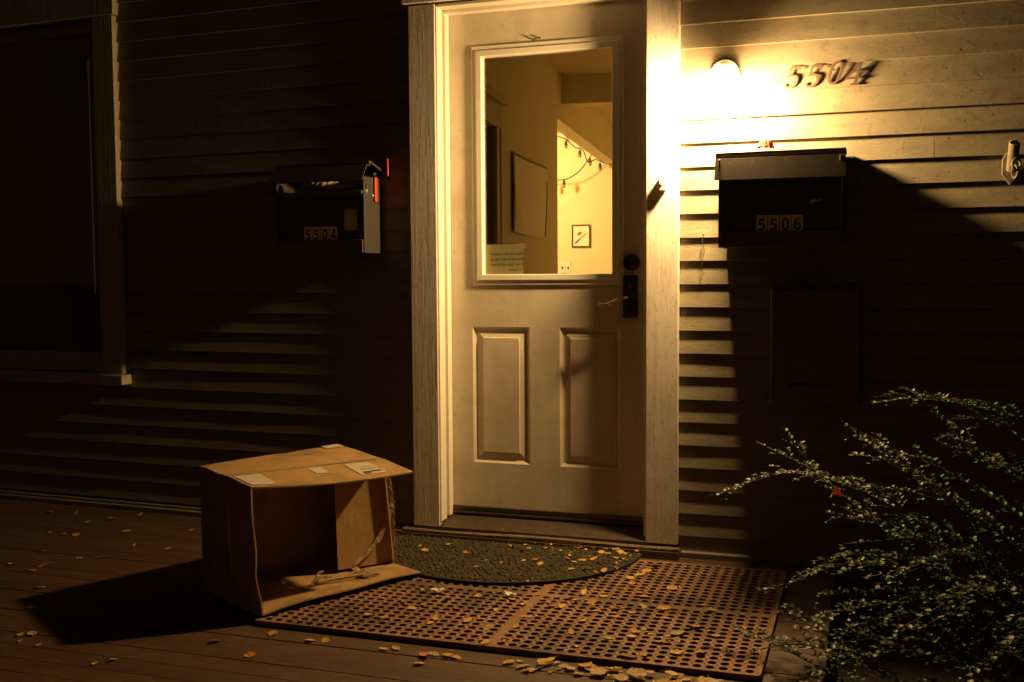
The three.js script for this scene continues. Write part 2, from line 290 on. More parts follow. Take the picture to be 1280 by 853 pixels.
{
  const d = thing('front_door', 'closed pale door with a tall window over two raised panels', 'door', [0, 0, -.10]);
  const sh = new THREE.Shape(); sh.moveTo(-.433, .098); sh.lineTo(.413, .098); sh.lineTo(.413, 2.136); sh.lineTo(-.433, 2.136); sh.closePath();
  const hole = (x0, x1, y0, y1) => { const p = new THREE.Path(); p.moveTo(x0, y0); p.lineTo(x0, y1); p.lineTo(x1, y1); p.lineTo(x1, y0); p.closePath(); sh.holes.push(p); };
  const panels = [[-.331, -.085, .302, .864], [.041, .287, .302, .864]];
  hole(-.306, .285, 1.046, 1.984);
  for (const p of panels) hole(...p);
  const slab = new THREE.ExtrudeGeometry(sh, { depth: .044, bevelEnabled: false }); slab.translate(0, 0, -.044);
  mesh('slab', slab, M.door, d);
  // pressed raised panels
  for (const [x0, x1, y0, y1] of panels) {
    const ring = [[0, 0], [.013, -.010], [.019, -.010], [.043, -.0035], [.046, -.0005]], pos = [], idx = [];
    for (const [i, z] of ring) pos.push(x0 + i, y0 + i, z, x1 - i, y0 + i, z, x1 - i, y1 - i, z, x0 + i, y1 - i, z);
    for (let r = 0; r < ring.length - 1; r++) for (let j = 0; j < 4; j++) { const a = r * 4 + j, b = r * 4 + (j + 1) % 4; idx.push(a, b, b + 4, a, b + 4, a + 4); }
    const e = (ring.length - 1) * 4; idx.push(e, e + 1, e + 2, e, e + 2, e + 3);
    const g = new THREE.BufferGeometry(); g.setAttribute('position', new THREE.Float32BufferAttribute(pos, 3)); g.setIndex(idx); const n = g.toNonIndexed(); n.computeVertexNormals();
    mesh('raised_panel', [n, box(x0 - .002, x1 + .002, y0 - .002, y1 + .002, -.042, -.014)], M.door, d);
  }
  // plastic frame that holds the glass, with a stepped profile
  const fr = [];
  const frame = (o, x0, x1, y0, y1, w, z0, z1, r) => { o.push(box(x0, x1, y1 - w, y1, z0, z1, r), box(x0, x1, y0, y0 + w, z0, z1, r), box(x0, x0 + w, y0 + w - r, y1 - w + r, z0, z1, r), box(x1 - w, x1, y0 + w - r, y1 - w + r, z0, z1, r)); };
  frame(fr, -.324, .302, 1.034, 1.997, .022, -.004, .0075, .003);
  frame(fr, -.3055, .2835, 1.0525, 1.9785, .0255, -.03, .0135, .004);
  const lite = mesh('window_frame', fr, M.jamb, d);
  mesh('pane', box(-.288, .268, 1.066, 1.964, -.018, -.014), M.glass, lite);
  // lock and handle
  const bolt = cyl(.030, .034, .018, 28); bolt.rotateX(Math.PI / 2); bolt.translate(.334, 1.122, .010);
  const core = cyl(.014, .014, .006, 20); core.rotateX(Math.PI / 2); core.translate(.334, 1.122, .021);
  mesh('deadbolt', [bolt, core], M.darkHardware, d);
  const plate = mesh('lock_plate', [box(.299, .360, .905, 1.072, .0005, .010, .003), box(.305, .354, .911, 1.066, .0101, .0135, .002)], M.darkHardware, d);
  const rose = cyl(.024, .027, .022, 24); rose.rotateX(Math.PI / 2); rose.translate(.331, .985, .024); mesh('rose', rose, M.darkHardware, plate);
  for (const y of [.922, 1.055]) { const sc = cyl(.004, .0045, .004, 12); sc.rotateX(Math.PI / 2); sc.translate(.3295, y, .0145); mesh('screw', sc, M.brass, plate); }
  const kc = cyl(.010, .010, .004, 18); kc.rotateX(Math.PI / 2); kc.translate(.3295, 1.028, .0145); mesh('key_cylinder', [kc, box(.3285, .3305, 1.022, 1.034, .0168, .0178)], M.brass, plate);
  mesh('lever_handle', tube([[.331, .985, .035], [.322, .985, .058], [.300, .981, .066], [.270, .966, .066], [.240, .956, .064], [.215, .962, .062]], .0064, 30, 10), M.lever, d);
  const hook = tube([[-.062, 2.006, 0], [-.056, 2.008, .012], [-.046, 2.004, .018], [-.038, 1.997, .012]], .0028, 12, 6);
  const nail = cyl(.004, .004, .012, 8); nail.rotateX(Math.PI / 2); nail.translate(-.036, 2.010, .005);
  mesh('hook', [hook, nail], M.bronze, d);
  mesh('door_sweep', box(-.424, .404, .100, .118, .0005, .010, .003), M.darkHardware, d);
}
{
  const s = thing('door_sill', 'worn wooden door sill with a cracked weathered nosing below the pale door', 'sill');
  const sl = new THREE.Shape(); sl.moveTo(-.03, .041); sl.lineTo(-.03, .052); sl.lineTo(.13, .086); sl.lineTo(.13, .041); sl.closePath();
  const sg = new THREE.ExtrudeGeometry(sl, { depth: .868, bevelEnabled: false }); sg.rotateY(Math.PI / 2); // z(out) <- x
  sg.translate(-.442, 0, -.0); mesh('sloped_tread', sg, M.sillMetal, s);
  mesh('threshold_strip', [box(-.434, .414, .0845, .096, -.155, -.088, .002)], M.sillMetal, s);
  // nosing: split board with an uneven top edge
  const nos = (x0, x1, z0, z1, y1, seed) => { const r = rng(seed), g = sheet((u, v) => V(x0 + (x1 - x0) * u, y1 - .006 + .0025 * Math.sin(u * 9 + seed) + (r() - .5) * .0018, z0 + (z1 - z0) * v), 60, 3, .012); return g; };
  mesh('nosing', [box(-.589, .547, 0, .030, -.21, .066, .004), nos(-.588, .546, .028, .064, .0415, 3)], M.oldWood, s, [.2, .1]);
  mesh('nosing', [nos(-.586, .12, -.034, .022, .0435, 5)], M.oldWood, s, [.5, .3]);
  mesh('splinter', [nos(-.25, .19, .018, .027, .046, 8)], M.oldWood, s, [.9, .3]);
}

// ---------------------------------------------------------------- porch lamp
{
  const l = thing('wall_lamp', 'glowing bare bulb wall lamp beside the door above mailbox 5506', 'lamp', [LAMP.x, LAMP.y, 0]);
  const bp = cyl(.05, .055, .016, 32); bp.rotateX(Math.PI / 2); bp.translate(0, .062, .008);
  mesh('back_plate', bp, M.jamb, l);
  mesh('arm', tube([[0, .062, .012], [0, .070, .06], [0, .074, .105], [0, .066, .135]], .012, 20, 12), M.jamb, l);
  const sk = cyl(.021, .023, .044, 24); sk.translate(0, .052, LAMP.z); mesh('lamp_holder', sk, M.jamb, l);
  const pts = [[.0235, .066], [.034, .060], [.047, .044], [.054, .022], [.056, .0], [.0545, .0], [.0525, .022], [.0455, .043], [.033, .0585], [.0235, .064]].map(p => new THREE.Vector2(...p));
  const cup = new THREE.LatheGeometry(pts, 32); cup.translate(0, 0, LAMP.z); mesh('glass_shade', cup, M.milkGlass, l);
  const bp2 = [[.014, .030], [.017, .020], [.027, .006], [.034, -.010], [.036, -.026], [.032, -.044], [.020, -.057], [.0, -.062]].map(p => new THREE.Vector2(...p));
  const bulb = new THREE.LatheGeometry(bp2, 32); bulb.translate(0, 0, LAMP.z);
  const bm = mesh('bulb', bulb, std({ color: rgb(.8, .75, .65), emissive: rgb(1, .78, .45), emissiveIntensity: 6, roughness: .4 }), l);
  bm.castShadow = false;
  const p = new THREE.PointLight(WARM, LAMP_CD, 0, 2); p.position.set(0, -.022, LAMP.z); p.castShadow = true; p.shadow.radius = 2.2; p.name = 'bulb_light'; l.add(p);
}

// ---------------------------------------------------------------- mailboxes
function canvasTex(w, h, draw) { const c = document.createElement('canvas'); c.width = w; c.height = h; draw(c.getContext('2d'), w, h); const t = new THREE.CanvasTexture(c); t.colorSpace = THREE.SRGBColorSpace; return t; }
const digitMats = {};
function digitMat(ch) {
  return digitMats[ch] ||= std({ roughness: .6, map: canvasTex(96, 144, (g, w, h) => { g.fillStyle = '#f2e8b4'; g.fillRect(0, 0, w, h); g.fillStyle = '#15110c'; g.font = 'bold 138px sans-serif'; g.textAlign = 'center'; g.textBaseline = 'middle'; g.save(); g.translate(w / 2, h / 2 + 6); g.scale(.92, 1); g.fillText(ch, 0, 0); g.restore(); }) });
}
function mailbox(name, label, turn, pos, digits, dx, open) {
  // origin: middle of the back at the bottom; 0.41 wide, 0.335 tall, 0.15 deep
  const b = thing(name, label, 'mailbox', pos, turn, 'matching wall mailboxes');
  const W = .205, H = .335, D = open ? .148 : .222, t = .003, slope = open ? .022 : .026;
  const side = (s) => { const g = box(-t, t, 0, H - .03, 0, D, .001); g.translate(s * (W - t), 0, 0); return g; };
  mesh('side_panel', side(-1), open ? M.greyMetal : M.boxMetal, b); mesh('side_panel', side(1), open ? M.greyMetal : M.boxMetal, b);
  mesh('body', [box(-W + .006, W - .006, 0, H - .02, 0, .006), box(-W + .006, W - .006, 0, .006, .006, D)], M.blackMetal, b);
  const fh = open ? .232 : .228;
  mesh('front_panel', box(-W + .0065, W - .0065, .056, fh, D - .012, D - .006, .001), M.blackMetal, b);
  mesh('bottom_rail', box(-W + .0065, W - .0065, .0, .054, D - .016, D + .003, .003), M.boxMetal, b);
  mesh('top_rail', box(-W + .0065, W - .0065, fh + .001, fh + .018, D - .014, D + .004, .004), M.boxMetal, b);
  const lk = cyl(.009, .009, .008, 18); lk.rotateX(Math.PI / 2); lk.translate(-.02, .192, D - .004); mesh('lock', lk, M.bronze, b);
  // hinged lid with a flared crown
  const zc = D - .020, zl = D + .016, crown = [[0, .004], [.016, .006], [zc - .010, .002], [zc - .001, -.001], [zc, -.009], [zc - .006, -.020], [zl - slope, -.022], [zl, -.098], [zl - .004, -.099], [zl - slope - .004, -.026], [zc - .012, -.020], [zc - .016, -.006], [0, -.004]];
  const prof = new THREE.Shape(); crown.forEach(([x, y], i) => { i ? prof.lineTo(x, y) : prof.moveTo(x, y); }); prof.closePath();
  const lg = new THREE.ExtrudeGeometry(prof, { depth: .436, bevelEnabled: false }); lg.rotateY(-Math.PI / 2); lg.translate(.218, 0, 0);
  const lid = mesh('lid', lg, M.blackMetal, b); lid.position.set(0, H - .004, .002); if (open) lid.rotation.x = -.30;
  [...digits].forEach((ch, i) => {
    const g = new THREE.PlaneGeometry(.037, .060); const m = meshKeepUV('number_tile', g, digitMat(ch), b); m.position.set(dx + (i - 1.5) * .0395, .079, D - .0035);
    mesh('tile_backing', box(-.0185, .0185, -.03, .03, -.0024, -.0006), M.tileBack, m);
  });
  return b;
}
{
  const b = mailbox('wall_mailbox', 'black wall mailbox with a flared lid and number tiles 5506', 0, [.915, 1.167, .002], '5506', .003, false);
  // a sliver of mail under the lid
  const s = thing('paper_slip', 'white sliver of paper poking out under the lid of mailbox 5506', 'paper', [1.035, 1.318, .226], 0);
  mesh('sheet', sheet(quad(V(-.02, -.008, 0), V(.024, .006, .004), V(.026, .009, .003), V(-.012, .006, .001)), 4, 3, .001), M.paper, s);
  const o = thing('orange_leaf', 'crumpled orange leaf lying on top of mailbox 5506', 'leaf', [.862, 1.506, .165], .1);
  const rr = rng(9);
  mesh('blade', sheet((u, v) => V((u - .5) * .066, .002 + .034 * Math.pow(Math.sin(u * Math.PI), .5) * (1 - Math.abs(v - .5) * 1.6) + (rr() - .5) * .010, (v - .5) * .05 * Math.sin(Math.PI * (.15 + .8 * u))), 10, 6, .0008), std({ color: rgb(.55, .040, .001), roughness: .8 }), o);
}
{
  const b = mailbox('wall_mailbox', 'black wall mailbox with raised lid, red flag and number tiles 5504', LW.turn, LWm(-.351, 1.167, .002), '5504', .002, true);
  const sticker = mesh('sticker', box(.112, .170, .092, .174, .1425, .1436), std({ color: rgb(.60, .55, .32), roughness: .7 }), b);
  mesh('flag_arm', tube([[.206, .318, .055], [.216, .318, .075], [.218, .312, .10]], .007, 10, 8), M.greyMetal, b); mesh('flag_arm', tube([[.206, .300, .010], [.230, .300, .014], [.250, .300, .018]], .007, 10, 8), M.greyMetal, b);
  mesh('red_flag', box(.2105, .2145, .208, .306, .050, .070, .002), M.red, b);
  const f2 = box(-.0025, .0025, 0, .072, -.010, .010, .002); f2.rotateX(-.10); f2.rotateY(.6); f2.translate(.246, .312, .020); mesh('red_flag', f2, M.red, b);
  const pin = new THREE.SphereGeometry(.005, 10, 8); pin.translate(.209, .232, .082); mesh('pin', pin, M.white, b);
  // plastic-wrapped mail
  const ml = thing('bagged_newspaper', 'crumpled plastic-wrapped newspaper sticking out of mailbox 5504', 'newspaper', LWm(-.30, 1.43, .12), LW.turn);
  const rr = rng(77); const nz = Array.from({ length: 500 }, () => rr() - .5);
  mesh('plastic_bag', sheet((u, v) => { const w = .020 * Math.sin(Math.PI * (u * .9 + .05)) + .007, a = v * Math.PI * 1.5 - .4; return V((u - .5) * .30, .012 + .014 * Math.cos(u * 5.5) + w * Math.sin(a) + nz[Math.floor(u * 23) * 9 + Math.floor(v * 8)] * .010, w * Math.cos(a) + nz[(Math.floor(u * 23) * 7 + Math.floor(v * 8)) + 60] * .010); }, 24, 9, .001), M.plastic, ml);
  mesh('twisted_end', sheet((u, v) => V(.115 + .045 * u, .005 + .018 * Math.sin(u * 4) + (v - .5) * .05 * (u - .15), .012 + nz[Math.floor(u * 8) * 5 + Math.floor(v * 4) + 200] * .012), 8, 5, .001), M.plastic, ml);
}

// ---------------------------------------------------------------- low wall box, numbers, bell, flag bracket, wire
{
  const b = thing('wall_box', 'plain flat brown wall box with a narrow slot below mailbox 5506', 'wall box', [1.03, .598, .002]);
  mesh('body', box(-.155, .157, 0, .424, 0, .045, .004), M.boxMetal, b);
  mesh('cover', [box(-.150, .152, .084, .419, .0455, .066, .003), box(-.150, .152, .005, .072, .0455, .066, .003), box(-.150, -.085, .0725, .0835, .0455, .064), box(.06, .152, .0725, .0835, .0455, .064)], M.boxMetal, b);
}
const font = await new FontLoader().loadAsync('fonts/droid/droid_serif_regular.typeface.json');
{
  const n = thing('house_number', 'bronze slanted metal house number 5504 standing off the clapboards beside the lamp', 'house number', [.905, 1.742, 0]);
  const place = [[0, -.002, .0006], [.073, -.002, .0008], [.146, .004, .0014], [.212, -.004, .0045]];
  ['5', '5', '0', '4'].forEach((ch, i) => {
    const g = new TextGeometry(ch, { font, size: .078, depth: .0022, curveSegments: 8, bevelEnabled: true, bevelSize: .0010, bevelThickness: .0010, bevelSegments: 2 });
    g.applyMatrix4(new THREE.Matrix4().makeShear(0, 0, .30, 0, 0, 0)); g.scale(.94, 1, 1);
    g.translate(place[i][0], place[i][1], place[i][2]);
    const post = cyl(.003, .003, place[i][2] + .006, 8); post.rotateX(Math.PI / 2); post.translate(place[i][0] + .034, place[i][1] + .05, place[i][2] / 2 - .002);
    mesh('digit', [g, post], M.bronze, n);
  });
}
{
  const d = thing('doorbell', 'small white doorbell with a cracked cover on the door casing', 'doorbell', [.481, 1.385, .0255]);
  mesh('housing', [box(-.013, .011, 0, .052, 0, .026, .003)], M.white, d);
  const bt = cyl(.006, .006, .006, 16); bt.rotateX(Math.PI / 2); bt.translate(-.001, .026, .028); mesh('button', bt, M.jamb, d);
}
{
  const h = thing('flag_bracket', 'painted metal flagpole bracket with a ring on the clapboards past mailbox 5506', 'bracket', [1.662, 1.372, .002]);
  const sh = new THREE.Shape(); [[0, 0], [-.024, .034], [-.024, .085], [-.012, .105], [.014, .105], [.026, .085], [.026, .034]].forEach(([x, y], i) => i ? sh.lineTo(x, y) : sh.moveTo(x, y)); sh.closePath();
  mesh('base_plate', new THREE.ExtrudeGeometry(sh, { depth: .004, bevelEnabled: true, bevelSize: .0015, bevelThickness: .0015, bevelSegments: 1 }), M.siding, h);
  const pts = [[.0145, 0], [.0175, 0], [.018, .02], [.018, .105], [.0145, .105]].map(p => new THREE.Vector2(...p));
  const tb = new THREE.LatheGeometry(pts, 20); tb.rotateX(.62); tb.translate(.004, .048, .016); mesh('socket', tb, M.siding, h);
  const rg = new THREE.TorusGeometry(.018, .0042, 8, 20); rg.rotateY(.7); rg.translate(.012, .062, .066); mesh('ring', rg, M.siding, h);
  const rg2 = new THREE.TorusGeometry(.016, .0035, 8, 20); rg2.scale(.6, 1.3, 1); rg2.rotateY(-.5); rg2.translate(.008, .038, .060); mesh('ring', rg2, M.siding, h);
}
{
  const w = thing('dangling_wire', 'thin bent wire dangling from a nail on the clapboards by the door', 'wire', [.628, 1.22, .004]);
  mesh('wire', tube([[0, 0, .006], [-.004, -.03, .010], [.004, -.06, .010], [-.002, -.09, .007], [-.008, -.135, .006]], .0014, 24, 6), M.stem, w);
  const nl = new THREE.SphereGeometry(.0045, 10, 8); nl.translate(0, .002, .008); mesh('nail_head', nl, M.brass, w);
}

// ---------------------------------------------------------------- cardboard box on its side
{
  const b = thing('cardboard_box', 'open cardboard box lying on its side on the porch boards', 'box');
  const T = .005, y0 = .006;
  const L = V(-.938, .006, .925), Ft = V(-.725, .010, 1.062), F = V(-.560, .022, 1.166), P2 = V(-.412, .026, .520), Bk = V(-.665, .012, .385), Tp = V(-.268, .026, .602);
  const up = (p, h, dx = 0, dz = 0) => V(p.x + dx, y0 + h, p.z + dz);
  const Lt = V(-.940, .430, .930), Fft = V(-.735, .432, 1.070), Ff = V(-.588, .426, 1.172), Rt = V(-.240, .412, .725), P2t = V(-.425, .420, .565), Bt = V(-.690, .436, .410);
  const drop = (q, u, v, a, bb) => { q.y += -a * Math.sin(Math.PI * u) * bb; return q; };
  // bottom, top (with flaps), rear, both ends
  mesh('bottom_panel', sheet(quad(L, Ft, P2, Bk), 6, 8, T), M.card, b);
  mesh('bottom_flap', sheet((u, v) => { const q = quad(Ft, F, Tp, P2)(u, v); q.y += .004 + .012 * u * Math.sin(Math.PI * v) + .004 * Math.sin(v * 9) * u; return q; }, 6, 16, T), M.card, b);
  mesh('top_panel', sheet((u, v) => { const q = quad(Lt, Fft, P2t, Bt)(u, v); q.y += .006 * Math.sin(Math.PI * u) * Math.sin(Math.PI * v) + .0015 * Math.sin(u * 7 + v * 5) - .003 * Math.exp(-Math.pow((v - .62 - .1 * u) * 22, 2)); return q; }, 12, 36, T), M.card, b);
  const topFlap = mesh('top_flap', sheet((u, v) => { const q = quad(Fft, Ff, Rt, P2t)(u, v); q.y += -.012 * u * Math.sin(Math.PI * v); return q; }, 6, 16, T), M.card, b);
  mesh('rear_panel', sheet(quad(L, Bk, Bt, Lt), 10, 8, T), M.card, b);
  mesh('end_panel', sheet((u, v) => { const q = quad(L, Ft, Fft, Lt)(u, v); q.x += -.010 * Math.sin(Math.PI * v) * u; return q; }, 8, 10, T), M.card, b);
  mesh('end_flap', sheet((u, v) => { const q = quad(Ft, F, Ff, Fft)(u, v); q.z += .006 * Math.sin(Math.PI * v) + .0025 * Math.sin(v * 13 + u * 4) * u; q.x -= .006 * Math.exp(-Math.pow((v - .3) * 9, 2)) * u; return q; }, 10, 26, T), M.card, b);
  mesh('end_panel', sheet((u, v) => { const q = quad(Bk, P2, P2t, Bt)(u, v); return q; }, 8, 10, T), M.card, b);
  // end flap folded part way across the opening, torn along its hinge
  const P1 = V(-.562, .034, .665), P1t = V(-.570, .416, .672), r1 = rng(31);
  mesh('folded_flap', sheet((u, v) => { const q = quad(V(-.428, .032, .498), P1, P1t, V(-.446, .414, .556))(u, v); if (u < .01) { q.x += (r1() - .3) * .016; q.z += (r1() - .5) * .01; } return q; }, 10, 24, T), M.card, b);
  const torn = (pts, w, seed, th = .004) => { const cv = new THREE.CatmullRomCurve3(pts.map(p => V(...p))), r = rng(seed); return sheet((u, v) => { const q = cv.getPoint(u); const k = (v - .5) * w * (1 + .6 * (r() - .5)); q.x += k * .85 + (r() - .5) * .004; q.z -= k * .45; q.y += (r() - .5) * .008 + k * .15; return q; }, 22, 4, th); };
  mesh('torn_strip', [torn([[-.428, .400, .545], [-.420, .32, .530], [-.416, .24, .520], [-.418, .15, .512], [-.420, .03, .508]], .016, 41), torn([[-.415, .26, .520], [-.430, .19, .535], [-.462, .11, .575], [-.512, .045, .635]], .022, 43)], M.cardTorn, b);
  mesh('torn_strip', [torn([[-.50, .045, .66], [-.455, .044, .70], [-.43, .050, .73], [-.40, .046, .74]], .03, 45), tube([[-.56, .036, .845], [-.50, .042, .79], [-.43, .047, .735], [-.385, .046, .70]], .006, 20, 6), tube([[-.555, .036, .84], [-.56, .060, .815], [-.548, .066, .80]], .005, 10, 6)], M.cardTorn, b);
  mesh('tape', torn([[-.555, .042, .85], [-.545, .054, .83], [-.525, .048, .80]], .022, 47, .0012), M.plastic, b);
  // paper labels on the top
  const lab = (pp, a0, a1, c0, c1, A, Bq, C, D) => sheet((u, v) => { const q = quad(A, Bq, C, D)(a0 + (a1 - a0) * u, c0 + (c1 - c0) * v); q.y += .0042 - .012 * (a0 + (a1 - a0) * u) * Math.sin(Math.PI * (c0 + (c1 - c0) * v)) * pp; return q; }, 6, 6, .0012);
  mesh('shipping_label', lab(1, .10, .88, .02, .17, Fft, Ff, Rt, P2t), M.label, topFlap);
  const lt = canvasTex(128, 128, (g) => { g.fillStyle = '#bcab98'; g.fillRect(0, 0, 128, 128); g.fillStyle = '#1d1712'; g.fillRect(96, 8, 14, 96); g.fillRect(72, 14, 5, 80); g.fillRect(60, 14, 4, 70); g.fillRect(44, 20, 3, 60); g.fillRect(112, 70, 10, 40); });
  meshKeepUV('shipping_label', lab(1, .12, .80, .70, .86, Fft, Ff, Rt, P2t), std({ map: lt, roughness: .7 }), topFlap);
  mesh('shipping_label', lab(1, .10, .45, .47, .55, Fft, Ff, Rt, P2t), M.label, topFlap);
  mesh('tape', sheet((u, v) => { const q = quad(Lt, Fft, P2t, Bt)(.90 + .095 * u, .03 + .94 * v); q.y += .0045 + .006 * Math.sin(Math.PI * (.90 + .095 * u)) * Math.sin(Math.PI * v); return q; }, 3, 24, .0008), M.tape, b);
  mesh('tape', sheet((u, v) => { const q = quad(Lt, Fft, P2t, Bt)(.02 + .14 * u, .86 + .13 * v); q.y += .0055; return q; }, 3, 3, .001), M.label, b);
}

// ---------------------------------------------------------------- rubber mat with holes
{
  const m = thing('rubber_mat', 'brown perforated rubber drainage mat with round holes in front of the door', 'mat', [.19, 0, .672]);
  const PX = .0352, N = 10, hr = .0125, topY = .0165, botY = .0035, nx = 21, nz = 14, rib = .0115, edge = .014;
  const HX = nx * PX + rib, HZ = nz * PX + rib;
  const pos = [], tri = (a, b, c) => pos.push(...a, ...b, ...c), qd = (a, b, c, d) => { tri(a, b, c); tri(a, c, d); };
  const wob = (x, z) => .0012 * Math.sin(x * 5 + z * 3) + .0008 * Math.sin(z * 7 - x * 4);
  const sq = []; for (let k = 0; k < N * 2; k++) { const a = k / (N * 2) * Math.PI * 2, c = Math.cos(a), s = Math.sin(a), f = 1 / Math.max(Math.abs(c), Math.abs(s)); sq.push([c, s, c * f, s * f]); }
  for (const qx of [-1, 1]) for (const qz of [-1, 1]) for (let i = 0; i < nx; i++) for (let j = 0; j < nz; j++) {
    const cx = qx * (rib + (i + .5) * PX), cz = qz * (rib + (j + .5) * PX), h = PX / 2, dy = wob(cx, cz);
    for (let k = 0; k < N * 2; k++) {
      const A = sq[k], B = sq[(k + 1) % (N * 2)];
      const ti = [cx + A[0] * hr, topY + dy - .0008, cz + A[1] * hr], tj = [cx + B[0] * hr, topY + dy - .0008, cz + B[1] * hr];
      qd(ti, tj, [cx + B[2] * h, topY + wob(cx + B[2] * h, cz + B[3] * h), cz + B[3] * h], [cx + A[2] * h, topY + wob(cx + A[2] * h, cz + A[3] * h), cz + A[3] * h]);
      qd([ti[0], botY, ti[2]], [tj[0], botY, tj[2]], tj, ti);
    }
  }
  const g = new THREE.BufferGeometry(); g.setAttribute('position', new THREE.Float32BufferAttribute(pos, 3)); g.computeVertexNormals();
  mesh('perforated_sheet', g, M.rubber, m);
  const strip = (x0, x1, z0, z1) => { const nu = Math.max(1, Math.round(Math.abs(x1 - x0) / .1)), nv = Math.max(1, Math.round(Math.abs(z1 - z0) / .1)); const P = new THREE.PlaneGeometry(x1 - x0, z1 - z0, nu, nv); P.rotateX(-Math.PI / 2); P.translate((x0 + x1) / 2, 0, (z0 + z1) / 2); const a = P.attributes.position; for (let i = 0; i < a.count; i++) a.setY(i, topY + wob(a.getX(i), a.getZ(i)) - .0002); P.computeVertexNormals(); return P; };
  mesh('rib', [strip(-rib, rib, -HZ, HZ), strip(-HX, -rib, -rib, rib), strip(rib, HX, -rib, rib)], M.rubber, m);
  const lipg = [box(-HX - edge, HX + edge, .001, topY + .001, HZ, HZ + edge, .003), box(-HX - edge, HX + edge, .001, topY + .001, -HZ - edge, -HZ, .003), box(-HX - edge, -HX, .001, topY + .001, -HZ, HZ, .003), box(HX, HX + edge, .001, topY + .001, -HZ, HZ, .003)];
  mesh('border', lipg, M.rubber, m);
}
// ---------------------------------------------------------------- half-round doormat
{
  const m = thing('doormat', 'dark half-round doormat with a pebbled pile lying on the rubber mat', 'doormat', [-.100, 0, .115]);
  const rad = .518, yb = .0195, r = rng(808);
  const s = new THREE.Shape(); s.moveTo(-rad, 0); s.lineTo(rad, 0); s.absarc(0, 0, rad, 0, Math.PI, false);
  const g = new THREE.ExtrudeGeometry(s, { depth: .007, bevelEnabled: true, bevelSize: .003, bevelThickness: .002, bevelSegments: 1, curveSegments: 48 }); g.rotateX(Math.PI / 2); g.translate(0, yb + .007, 0);
  mesh('backing', g, M.matBase, m);
  const bumps = []; const base = new THREE.SphereGeometry(1, 6, 4, 0, Math.PI * 2, 0, Math.PI / 2);
  for (let z = .012, row = 0; z < rad; z += .0125, row++) for (let x = -rad + r() * .02; x < rad; x += .016 + r() * .014) {
    const jx = x + (r() - .5) * .010, jz = z + (r() - .5) * .009; if (Math.hypot(jx, jz) > rad - .012) continue;
    const b = base.clone(); b.scale(.005 + r() * .007, .003 + r() * .006, .004 + r() * .0045); b.rotateY(r() * 3); b.translate(jx, yb + .009, jz); bumps.push(b);
  }
  const pile = mesh('pile', bumps, M.matPile, m); pile.userData.kind = 'stuff';
}

// ---------------------------------------------------------------- fallen leaves
const leafGeos = Array.from({ length: 12 }, (_, k) => {
  const r = rng(900 + k), n = 9, pos = [], idx = [], el = .42 + r() * .5, curl = r() * r() * 1.3 - .12, twist = (r() - .5) * 1.1, bite = k % 4 === 3 ? Math.floor(2 + r() * 4) : -1, asym = .8 + r() * .4;
  for (let i = 0; i <= n; i++) {
    const t = i / n, w = Math.pow(Math.sin(Math.PI * Math.min(.985, .03 + t * .96)), .8) * .5 * el * (1 + .28 * (r() - .5)), x = t - .5, y = curl * x * x * .9 + (r() - .5) * .035, c = Math.cos(twist * x), sn = Math.sin(twist * x);
    const wl = w * (i === bite ? .35 : 1) * asym, wr = w * (2 - asym), up = .35 * Math.abs(curl) + .12, yl = wl * up + (r() - .5) * .04, yr = wr * up * (.3 + r()) + (r() - .5) * .04;
    pos.push(x + (r() - .5) * .02, y + yl * c + wl * sn, -wl * c, x, y, 0, x + (r() - .5) * .02, y + yr * c - wr * sn, wr * c);
  }
  for (let i = 0; i < n; i++) for (let j = 0; j < 2; j++) { const a = i * 3 + j; idx.push(a, a + 3, a + 4, a, a + 4, a + 1); }
  const g = new THREE.BufferGeometry(); g.setAttribute('position', new THREE.Float32BufferAttribute(pos, 3)); g.setIndex(idx);
  const st = new THREE.CylinderGeometry(.010, .015, .42, 4); st.rotateZ(Math.PI / 2 + .12); st.translate(-.68, .02, 0);
  const h = g.toNonIndexed(); h.computeVertexNormals(); return metreUV(merge([h, st]));
});
const leafTex = tex(128, (u, v) => { const f = fbm(u, v, [16, 16], 4, 1), sp = sst(.62, .74, fbm(u, v, [32, 32], 3, 2)); return mixc(mixc([1, 1, 1], [.80, .72, .62], f), [.45, .30, .18], sp * .8); }, [1, 1], true);
const leafMats = [[.66, .40, .05], [.76, .52, .09], [.60, .27, .04], [.62, .45, .20], [.46, .36, .06], [.26, .13, .04]].map(c => new THREE.MeshPhysicalMaterial({ map: leafTex, color: rgb(...c), roughness: .75, transmission: .12, thickness: 0 }));
function leaf(x, z, y, size, label, group, pick) {
  const m = new THREE.Mesh(leafGeos[Math.floor(R() * 12)], leafMats[pick ?? Math.floor(R() * R() * 6)]); m.name = numbered('fallen_leaf'); m.castShadow = m.receiveShadow = true;
  m.scale.set(size, size * .75, size); m.position.set(x, y + size * .06, z); m.rotation.set(rnd(-.25, .25), rnd(0, 6.28), rnd(-.2, .2)); scene.add(m);
  info(m, label, 'leaf', group);
}
